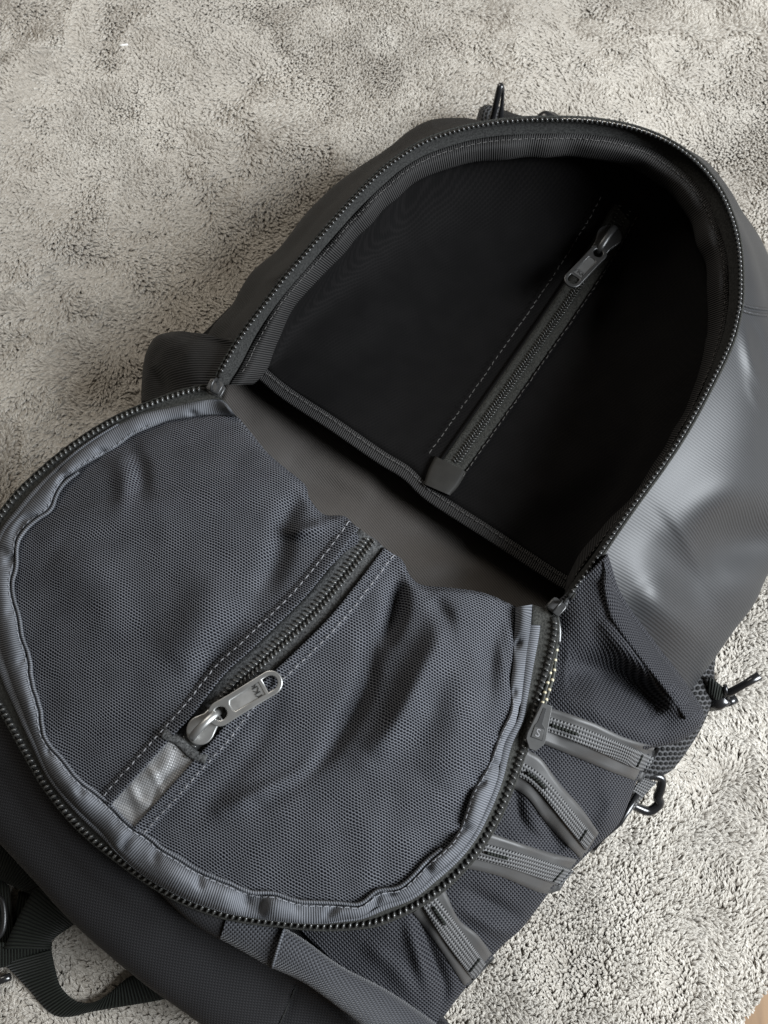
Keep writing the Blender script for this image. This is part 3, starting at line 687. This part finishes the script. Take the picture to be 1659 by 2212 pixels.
# ------------------------------------------------------------------ stretch side with lash straps
seg = [(1216,1304),(1193,1320),(1198,1358),(1189,1409),(1175,1461),(1161,1508),(1146,1570),(1128,1621),(1104,1690),(1068,1773),(1020,1848),(960,1911),(899,1953),(823,1987),(740,2000),(640,1996)]
R0 = cr(Z(seg, [10.2, 10.2, 10.0, 9.8, 9.8, 9.6]), 160)-[10, 4, 0]
silS = cr(Z([(1307,1200),(1345,1290),(1420,1395),(1480,1475),(1516,1532),(1508,1570),(1470,1600),(1417,1614),(1392,1655),(1373,1690),(1340,1772),(1285,1828),(1219,1893),(1183,1929),(1134,1996),(1092,2034),(1050,2080),(1014,2122),(984,2160),(945,2208),(900,2250)], [10.5, 8.8, 7.2, 6.2, 5.6, 5.6, 5.8, 5.8, 5.5]), 160)
R1 = R0*0.5+silS*0.5; R1[:, 2] += 0.9
botS = W(silS); botS[:, 2] = 0.4; d = botS[:, :2]-np.array([2., 0.]); botS[:, :2] -= d/np.linalg.norm(d, axis=1, keepdims=True)*1.5
GSs = crv([R0, R1, silS, unW(botS)], 90)
fold(GSs, [(1215,1440),(1300,1452),(1380,1490),(1430,1550)], 36, -2.0)
fold(GSs, [(1300,1330),(1370,1420),(1440,1490),(1500,1545)], 30, 0.9)
fold(GSs, [(1180,1500),(1280,1530),(1400,1590)], 26, 0.4)
fold(GSs, [(1170,1760),(1190,1800),(1220,1840)], 18, -0.7); fold(GSs, [(1300,1700),(1320,1740),(1290,1790)], 18, 0.4)
fold(GSs, [(1110,1690),(1130,1780),(1200,1840)], 14, -0.5)
fold(GSs, [(905,1975),(930,2050),(960,2130),(950,2180)], 12, -0.6); fold(GSs, [(880,1990),(905,2070),(925,2150)], 13, 0.5)
fold(GSs, [(1000,1920),(1080,1960),(1130,1990)], 16, -0.4); fold(GSs, [(990,1960),(1060,2000),(1100,2020)], 14, 0.35); fold(GSs, [(780,2030),(860,2100),(920,2180)], 20, 0.35)
sheet('stretch_side_panel', GSs, M_side, bag, planar=math.radians(-20), solid=0.06, wr=0.25, wrs=0.5, seed=21)
fs = sampler(GSs[:68], sheet.last[:68])
# rolled top hem of the stretch pocket
hem = onto(fs, [(1300,1200),(1330,1278),(1373,1344),(1420,1405),(1471,1471),(1514,1532)], 60, 0.1)
hr = np.clip(np.linspace(0.1, 3, 60), 0, 1); ho = hem.copy(); ho[:, 0] -= 34*hr; ho[:, 1] += 22*hr; ho[:, 2] = np.convolve(np.r_[[fs(ho)[0]]*6, fs(ho), [fs(ho)[-1]]*6], np.ones(13)/13, 'same')[6:-6]+0.12
strip('stretch_pocket_hem', ho, hem, M_side, bag, crown=0.28, nv=9, under=0.9)
straps = [
 (([(1184,1527),(1278,1560),(1349,1593),(1417,1614)], [(1175,1607),(1255,1640),(1325,1669),(1373,1687)]), ([(1172,1545),(1186,1548),(1278,1579),(1405,1633)], [(1166,1574),(1182,1579),(1278,1617),(1349,1650),(1389,1666)])),
 (([(1142,1621),(1170,1640),(1208,1692),(1255,1744),(1288,1791)], [(1104,1699),(1142,1725),(1184,1782),(1250,1850)]), ([(1128,1645),(1179,1683),(1278,1800)], [(1113,1673),(1161,1706),(1259,1829)])),
 (([(1053,1797),(1140,1827),(1201,1845),(1237,1854)], [(1005,1875),(1080,1893),(1170,1929),(1200,1925)]), ([(1044,1821),(1140,1848),(1231,1878)], [(1023,1854),(1110,1878),(1201,1911)])),
 (([(960,1920),(990,1984),(1032,2020),(1063,2062)], [(893,1972),(947,2044),(1002,2128)]), ([(941,1935),(996,2008),(1044,2074)], [(914,1960),(960,2032),(1017,2110)])),
]
def ext(p, d=10):
    p = [tuple(map(float, q)) for q in p]; v = np.array(p[-1])-np.array(p[-2]); v = v/np.linalg.norm(v)*d
    return p[:-1]+[tuple(np.array(p[-1])+v)]
for (ta, tb), (wa_, wb_) in straps:
    ta, tb, wa_, wb_ = ext(ta), ext(tb), ext(wa_), ext(wb_)
    A, Bq = onto(fs, ta, 50, 0.15), onto(fs, tb, 50, 0.15); wA, wB = onto(fs, wa_, 50, 0.38), onto(fs, wb_, 50, 0.38)
    # smooth so that the band bridges small folds
    for X in (A, Bq, wA, wB): X[:, 2] = np.convolve(np.r_[[X[0, 2]]*6, X[:, 2], [X[-1, 2]]*6], np.ones(9)/9, 'same')[4:-4][2:-2][:50] if False else X[:, 2]
    zc_ = (A[:, 2]+Bq[:, 2])/2
    par = strip('lash_strap', wA, wB, M_web, bag, crown=0.06, nv=11, under=0.26)
    t = np.linspace(0, 1, 9)[:, None, None]
    G = A[None]*(1-t)+Bq[None]*t; zz = fs(G[..., :2].reshape(-1, 2)).reshape(G.shape[:2]); G[..., 2] = zz+0.16
    G = np.concatenate([G[:1]-[0, 0, 0.12], G, G[-1:]-[0, 0, 0.12]])
    sheet('strap_backing', G, M_trim, par)
    c = (wA+wB)/2; tube('bar_tack', W(c[4:17]+[0, 0, 0.16]), 0.07, 0.05, M_webd, par, 6); tube('bar_tack', W(np.stack([wA[44]*(1-t)+wB[44]*t for t in (0.1, 0.5, 0.9)])+[0, 0, 0.10]), 0.06, 0.04, M_webd, par, 6)

# ------------------------------------------------------------------ left stretch pocket
a0 = cr(Z([(520,738),(500,765),(480,800),(462,840),(430,850)], [10.8, 10.6, 10.5, 10.4, 10.2]), 50)
a1 = cr(Z([(440,722),(410,745),(395,785),(390,830),(380,862)], [9.5, 9.8, 9.8, 9.6, 9.4]), 50)
a2 = cr(Z([(372,716),(335,730),(316,769),(309,821),(307,868)], [7.5, 7, 6.5, 6.5, 6.5]), 50)
a3 = cr(Z([(400,735),(370,750),(345,790),(340,835),(340,880)], [1, 1, 1, 1, 1]), 50)
Gq = crv([a0, a1, a2, a3], 44)
fold(Gq, [(330,790),(350,830),(345,860)], 14, -0.5); fold(Gq, [(400,720),(470,726),(510,738)], 9, 0.3)
sheet('stretch_pocket', Gq, M_twilld, bag, planar=0.35, solid=0.06, wr=0.2, wrs=0.6)

# ------------------------------------------------------------------ lower front panel, roll and bottom
P0 = cr(Z([(-120,1300),(-60,1400),(0,1500),(100,1640),(240,1800),(420,1900),(620,1960),(800,2060),(960,2200),(1000,2270)], [9.5, 9.6, 9.8, 9.8, 9.6, 9.0, 7.5, 5.0]), 120)
P1 = cr(Z([(-180,1480),(-60,1600),(0,1660),(90,1780),(220,1910),(380,2010),(560,2100),(700,2180),(800,2260),(820,2300)], [9, 9.2, 9.4, 9.4, 9.2, 8.6, 7.0, 5.0]), 120)
P2 = cr(Z([(-200,1600),(-60,1755),(0,1818),(80,1905),(160,1993),(287,2105),(384,2176),(450,2222),(560,2300),(600,2340)], [7, 7.2, 7.4, 7.4, 7.2, 7, 6, 5]), 120)
pb = W(P2); pb[:, 2] = 0.5; pb[:, 0] += 1.0; pb[:, 1] += 1.0
GP = crv([P0, P1, P2, unW(pb)], 60)
fold(GP, [(640,2126),(622,2170),(603,2214)], 5, -0.28, False)
fold(GP, [(800,2215),(730,2180),(680,2150)], 7, -0.15)
sheet('lower_front_panel', GP, M_coat, bag, planar=0.7, solid=0.07, wr=0.12, wrs=0.35)
fP = sampler(GP[:48], sheet.last[:48])
A1 = cr(Z([(318,1898),(420,1955),(526,1985),(612,2003)], [10.7, 10.7, 10.7]), 60); B1_ = cr(Z([(322,1908),(412,1992),(500,2042),(585,2090)], [10.5, 10.5, 10.5]), 60)
A2 = cr(Z([(612,2003),(658,2030),(736,2086),(839,2140),(941,2210),(1000,2260)], [10.7, 10.2, 9.4, 8.4, 7.2]), 80); B2_ = cr(Z([(585,2090),(658,2124),(748,2189),(790,2222),(860,2275)], [10.5, 10.1, 9.4, 8.6]), 80)
k_ = 36
strip('front_seam_band', A1[:k_+1], B1_[:k_+1], M_coat, bag, crown=0.25, nv=11, under=1.6)
strip('front_seam_band', A1[k_:], B1_[k_:], M_roll, bag, crown=0.40, nv=11, under=1.6)
strip('rolled_side_band', A2, B2_, M_roll, bag, crown=0.62, nv=15, under=2.6)
t = np.linspace(0, 1, 12)[:, None]; pe = A2[0]*(1-t)+B2_[0]*t; pe[:, 2] += 0.04+0.62*(1-(2*t[:, 0]-1)**2)**0.5; pe[:, :2] += [2, 1]
tube('band_edge_piping', W(pe), 0.06, 0.05, M_bind, bag, 6)
tube('bottom_seam', W(onto(fP, [(640,2128),(622,2170),(600,2220)], 16, 0.03)), 0.05, 0.04, M_tape, bag, 6)

# back pad and the parts at its edge
o_ = W(np.array([(1396,1690,2.2),(1450,1665,2),(1492,1612,2),(1522,1560,2.2),(1542,1500,2.4),(1545,1430,2.6),(1560,1380,2.6)], float))
outc = cr(o_, 70); inn = outc.copy(); inn[:, 0] -= 3.2; inn[:, 1] += 0.9; inn[:, 2] += 0.6
lowc = outc.copy(); lowc[:, 2] = 0.2; lowc[:, 0] -= 0.5
Gb = crv([inn, (inn+outc)/2+[0, 0, 0.5], outc, lowc], 18); nvb, nub = Gb.shape[:2]
mesh('back_pad', Gb.reshape(-1, 3), gridfaces(nvb, nub), M_spacer, bag, np.stack([Gb[..., 0], Gb[..., 1]], -1).reshape(-1, 2))
# closing base under the bag
base_pts = W(np.array([(330,900,0.3),(420,760,0.3),(620,560,0.3),(900,350,0.3),(1200,330,0.3),(1450,400,0.3),(1560,650,0.3),(1600,1000,0.3),(1480,1400,0.3),(1350,1620,0.3),(1180,1860,0.3),(980,2100,0.3),(700,2260,0.3),(400,2150,0.3),(200,1950,0.3),(20,1700,0.3),(-60,1400,0.3),(60,1150,0.3)], float))
V = np.vstack([base_pts, base_pts+[0, 0, 0.9]]); nb = len(base_pts)
mesh('back_panel', V, [tuple(range(nb))[::-1], tuple(range(nb, 2*nb))]+[(i, (i+1) % nb, nb+(i+1) % nb, nb+i) for i in range(nb)], M_tape, bag, smooth=False)

# side-release rod and lower ladder lock
wl = lambda pts: W(np.array(pts, float))
strip('compression_strap', cr(np.array([(1530,1462,3.4),(1545,1470,3.5),(1566,1488,3.2)], float), 12), cr(np.array([(1528,1500,2.8),(1545,1512,2.8),(1560,1510,2.8)], float), 12), M_webd, bag, 0.1)
bk = tube('strap_buckle', wl([(1556,1500,2.7),(1580,1494,3.2),(1610,1477,3.7),(1641,1459,4.1)]), [0.30, 0.22, 0.20, 0.24], [0.28, 0.22, 0.20, 0.22], M_plast, bag, 10)
tube('buckle_jaw', wl([(1532,1520,1.9),(1548,1518,2.4),(1565,1506,2.7)]), 0.45, 0.3, M_plast, bk, 10)
tube('buckle_slot', wl([(1556,1520,1.6),(1575,1516,1.9),(1590,1508,1.9)]), 0.25, 0.15, M_plast, bk, 8)
tube('buckle_bar', wl([(1566,1480,3.4),(1568,1495,3.2),(1572,1508,2.7)]), 0.12, 0.12, M_plast, bk, 8)
rg = cr(wl([(1385,1682,2.2),(1410,1676,2.3),(1429,1682,2.2),(1427,1705,1.9),(1421,1722,1.6),(1424,1736,1.4),(1402,1752,1.2),(1372,1742,1.4),(1356,1735,1.7)]), 40)
tube('ladder_lock', rg, np.interp(np.arange(40), [0, 20, 39], [0.20, 0.28, 0.22]), 0.22, M_plast, bag, 8)
strip('ladder_strap', cr(np.array([(1384,1678,2.8),(1370,1700,2.8),(1345,1745,2.6)], float), 16), cr(np.array([(1420,1690,2.1),(1398,1712,2.2),(1352,1768,2.2)], float), 16), M_web, bag, 0.1)
tube('side_seam_edge', wl([(1378,1715,3.0),(1340,1776,2.8),(1300,1810,2.6),(1284,1830,2.4),(1278,1836,1.6)]), 0.16, 0.2, M_plast, bag, 6)

# top: haul loop, strap anchor, strap end
tube('haul_loop', cr(wl([(1061,275,4),(1064,255,4.6),(1071,225,5.6),(1078,196,6.4),(1082,184,6.6),(1086,192,6.3),(1085,222,5.2),(1082,250,4.2),(1080,275,3.6)]), 40), 0.20, 0.12, M_plast, bag, 8)
strip('strap_anchor', cr(np.array([(1024,290,2.8),(1033,242,3.0),(1046,226,3.0)], float), 14), cr(np.array([(1082,292,2.8),(1084,255,3.0),(1084,230,3.0)], float), 14), M_spacer, bag, crown=0.5, nv=9, under=2.0)
strip('shoulder_strap', cr(np.array([(1080,234,2.8),(1110,245,2.8),(1140,253,2.6),(1172,262,2.4)], float), 20), cr(np.array([(1070,300,2.8),(1100,302,2.8),(1140,300,2.6),(1180,300,2.4)], float), 20), M_twilld, bag, crown=0.5, nv=9, under=1.5)
tube('webbing_bend', cr(wl([(1160,275,2.6),(1172,256,3.2),(1184,252,3.3),(1196,256,3.0),(1206,275,2.6)]), 20), 0.5, 0.2, M_plast, bag, 8)

# webbing straps at the lower left
def web(name, a, b, n=50, crown=0.12):
    return strip(name, cr(np.array(a, float), n), cr(np.array(b, float), n), M_webd, bag, crown=crown, nv=7, under=0.15)
web('waist_strap', [(360,2120,1.0),(289,2106,0.9),(231,2149,0.9),(197,2166,0.9),(162,2161,0.9),(131,2130,1.0),(119,2090,1.2),(111,2052,1.6)],
    [(400,2140,1.0),(347,2160,0.8),(208,2184,0.7),(148,2197,0.7),(109,2189,0.7),(69,2146,0.8),(35,2108,1.0),(4,2080,1.4)], 90)
web('waist_strap', [(100,1900,2.4),(66,1934,2.2),(35,1990,2.0),(8,2050,2.0)], [(175,1985,2.2),(150,2004,2.0),(113,2031,1.9),(112,2050,1.7)], 40)
web('waist_strap', [(-80,1740,2.0),(0,1815,2.0),(110,1925,2.2)], [(-80,1850,1.4),(0,1900,1.4),(70,1935,1.6)], 40)
web('waist_strap', [(-60,1880,0.9),(0,1898,1.1),(21,1914,1.2)], [(-60,2070,0.7),(0,2075,0.9),(30,2020,1.0)], 30)
web('waist_strap', [(-40,2030,1.8),(40,2038,2.0),(112,2028,1.8)], [(-40,2100,1.0),(5,2090,1.3),(112,2060,1.3)], 30)
web('waist_strap', [(40,1925,0.9),(72,1930,0.9),(90,1940,1.0)], [(20,2040,0.8),(50,2040,0.8),(80,2020,0.9)], 20)
rr = cr(wl([(-30,1935,2.0),(0,1940,2.0),(8,1955,2.0),(10,1985,2.0),(6,2010,2.0),(-6,2025,2.0),(-30,2030,2.0)]), 30)
tube('strap_adjuster', rr, 0.14, 0.14, M_metald, bag, 8)
tube('strap_adjuster_bar', wl([(-30,2125,0.9),(0,2118,0.9),(22,2110,0.9)]), 0.2, 0.15, M_plast, bag, 8)

# ------------------------------------------------------------------ the blanket, its pile, the floor
def bedz(X, Y):
    """gentle rolls of the blanket (cm)"""
    z = 1.8*vnoise(X*0.055+30, Y*0.055+30, 4)+1.0*vnoise(X*0.13+9, Y*0.13+9, 8)+0.4*vnoise(X*0.4+9, Y*0.4+9, 18)-0.25
    p0 = W(np.array([0., 215, 0])); p1 = W(np.array([110., 90, 0]))
    for a, b, wd, h in ((p0, p1, 1.6, 0.7), (W(np.array([0., 560, 0])), W(np.array([120., 380, 0])), 3.0, 0.7), (W(np.array([1500., 2212, 0])), W(np.array([1560., 1700, 0])), 2.5, -0.35)):
        ab = (b-a)[:2]; t = np.clip(((X-a[0])*ab[0]+(Y-a[1])*ab[1])/(ab@ab), -0.2, 1); d = np.hypot(X-a[0]-ab[0]*t, Y-a[1]-ab[1]*t)
        z = z+h*np.exp(-(d/wd)**2)
    # flattened under the bag
    return np.minimum(z, 0.45)
e0, e1 = W(np.array([1668., 2150, 0])), W(np.array([1590., 2245, 0]))
ed = (e1-e0)[:2]; ed /= np.linalg.norm(ed); en = np.array([-ed[1], ed[0]]);
if en[0] < 0: en = -en
def inside_blanket(X, Y): return (X-e0[0])*en[0]+(Y-e0[1])*en[1]        # <0 inside
xs = np.linspace(-48, 48, 260); ys = np.linspace(-26, 66, 260)
X, Y = np.meshgrid(xs, ys)
D = inside_blanket(X, Y)
over = np.clip(D, 0, None)
Xc = X-en[0]*over; Yc = Y-en[1]*over                      # squeeze the grid to the cut edge, then hang it down
Zb = bedz(Xc, Yc)-np.clip(over*6, 0, 1.9)
mesh_b = NT('blanket_backing'); t_ = mesh_b.add('ShaderNodeTexCoord').outputs['Object']
M_base = mesh_b.fin(mesh_b.ramp(mesh_b.noise(t_, 120, 3), 0.3, 0.7, (0.24, 0.218, 0.187), (0.30, 0.275, 0.24)), 0.9)
blanket = mesh('blanket', np.stack([Xc, Yc, Zb-0.2], -1).reshape(-1, 3), gridfaces(260, 260), M_base)
blanket['label'] = 'pale greige sherpa fleece blanket spread flat beneath the backpack'; blanket['category'] = 'blanket'

# pile: curly tufts as hair curves
def build_pile():
    sp_ = 0.135
    gx = np.arange(-34, 34, sp_); gy = np.arange(-18, 58, sp_)
    X, Y = np.meshgrid(gx, gy); X = X+(np.arange(len(gy)) % 2)[:, None]*sp_*0.5
    X = (X+rng.uniform(-.45, .45, X.shape)*sp_).ravel(); Y = (Y+rng.uniform(-.45, .45, Y.shape)*sp_).ravel()
    px = unW(np.stack([X, Y, 0*X], 1))
    keep = (px[:, 0] > -60) & (px[:, 0] < 1720) & (px[:, 1] > -60) & (px[:, 1] < 2290) & (inside_blanket(X, Y) < 0.0)
    poly = np.array([(370,900),(450,780),(620,600),(900,370),(1200,370),(1440,430),(1540,650),(1560,1000),(1450,1400),(1330,1600),(1150,1830),(950,2070),(700,2190),(420,2120),(220,1930),(40,1740),(-60,1500),(-40,1200),(100,1080)], float)
    x, y = px[:, 0], px[:, 1]; ins = np.zeros(len(x), bool); j = len(poly)-1
    for i in range(len(poly)):
        xi, yi = poly[i]; xj, yj = poly[j]
        ins ^= ((yi > y) != (yj > y)) & (x < (xj-xi)*(y-yi)/(yj-yi+1e-9)+xi); j = i
    keep &= ~ins
    X, Y = X[keep], Y[keep]; n = len(X)
    # nap direction: flows and swirls
    ang = 2.2*math.pi*vnoise(X*0.07+40, Y*0.07+40, 11)+1.5*math.pi*vnoise(X*0.45+40, Y*0.45+40, 12)+rng.normal(0, 0.4, n)-1.3
    lean = 0.19+0.09*rng.random(n)+0.34*vnoise(X*0.10+40, Y*0.10+40, 13)
    hgt = 0.12+0.06*rng.random(n)+0.08*vnoise(X*1.7+40, Y*1.7+40, 14)
    K_ = 7; N = n*K_
    X = np.repeat(X, K_); Y = np.repeat(Y, K_); ang = np.repeat(ang, K_); lean = np.repeat(lean, K_); hgt = np.repeat(hgt, K_)
    ra_ = rng.random(N)*2*math.pi; rr_ = 0.062*np.sqrt(rng.random(N))
    rx, ry = X+rr_*np.cos(ra_), Y+rr_*np.sin(ra_)
    z0 = bedz(rx, ry)-0.14
    curl_ = rng.normal(0, 1, N)
    pts = np.zeros((N, 5, 3)); dx, dy = np.cos(ang), np.sin(ang)
    for i, t in enumerate((0, .3, .58, .82, 1.0)):
        l = lean*(t**1.5)*1.3; cl = curl_*0.05*math.sin(t*3.1)
        cx_ = rx*(1-0.55*t)+X*0.55*t+dx*l-dy*cl; cy_ = ry*(1-0.55*t)+Y*0.55*t+dy*l+dx*cl
        pts[:, i, 0] = cx_; pts[:, i, 1] = cy_; pts[:, i, 2] = z0+0.05+hgt*math.sin(t*1.75)*1.05
    hc = bpy.data.hair_curves.new('fleece_pile'); hc.add_curves([5]*N)
    hc.points.foreach_set('position', (pts*S).ravel())
    rad = hc.attributes.get('radius') or hc.attributes.new('radius', 'FLOAT', 'POINT')
    rad.data.foreach_set('value', np.tile(np.array([.030, .031, .029, .024, .012])*S, N)*np.repeat(rng.uniform(.75, 1.25, N), 5))
    return hc
pile = build_pile()
s = NT('fleece_fibre'); inf = s.add('ShaderNodeHairInfo')
n1 = s.noise(s.add('ShaderNodeTexCoord').outputs['Object'], 60, 3)
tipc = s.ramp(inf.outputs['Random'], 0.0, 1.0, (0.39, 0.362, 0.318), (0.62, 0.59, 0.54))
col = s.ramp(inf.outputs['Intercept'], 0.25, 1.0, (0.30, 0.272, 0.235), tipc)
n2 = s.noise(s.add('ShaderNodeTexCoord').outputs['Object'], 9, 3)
nap_shade = s.ramp(n2, 0.30, 0.70, (0.87, 0.86, 0.845), (1.09, 1.085, 1.07))  # light and dark patches of brushed nap, put into the fibre colour
mx = s.add('ShaderNodeMix', data_type='RGBA', blend_type='MULTIPLY'); mx.inputs[0].default_value = 1; s.put(mx.inputs[6], col); s.put(mx.inputs[7], nap_shade); col = mx.outputs[2]
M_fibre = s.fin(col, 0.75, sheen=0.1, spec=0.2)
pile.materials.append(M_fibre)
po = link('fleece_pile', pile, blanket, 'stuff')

# planks of the wooden floor below the blanket's corner
fl = bpy.data.objects.new('floor', None); C.objects.link(fl); fl['kind'] = 'structure'
s = NT('oak_plank'); t_ = s.add('ShaderNodeTexCoord').outputs['Object']; mp = s.add('ShaderNodeMapping'); mp.inputs['Scale'].default_value = (30, 3, 1); s.t.links.new(t_, mp.inputs[0])
M_wood = s.fin(s.ramp(s.noise(mp.outputs[0], 3, 6, 0.6), 0.3, 0.7, (0.17, 0.095, 0.04), (0.27, 0.16, 0.075)), 0.5)
def box(name, a, b, mat, parent):
    x0, y0, z0 = a; x1, y1, z1 = b
    V = [(x, y, z) for x in (x0, x1) for y in (y0, y1) for z in (z0, z1)]
    return mesh(name, V, [(0, 1, 3, 2), (4, 6, 7, 5), (0, 4, 5, 1), (2, 3, 7, 6), (0, 2, 6, 4), (1, 5, 7, 3)], mat, parent, smooth=False)
for k in range(-4, 5): box('plank', (k*12+0.06, -45, -4.2), (k*12+11.94, 75, -2.2), M_wood, fl)
box('subfloor', (-60, -60, -6), (60, 80, -4.25), M_wood, fl)

# the speck of lint, upper left
p = wl([(255,99,0.75),(264,97,0.85),(276,96,0.75)])
lint = tube('lint_thread', p, 0.07, 0.04, M_lint, None, 6)
lint['label'] = 'tiny white scrap of lint lying on the blanket at the upper left'; lint['category'] = 'lint'
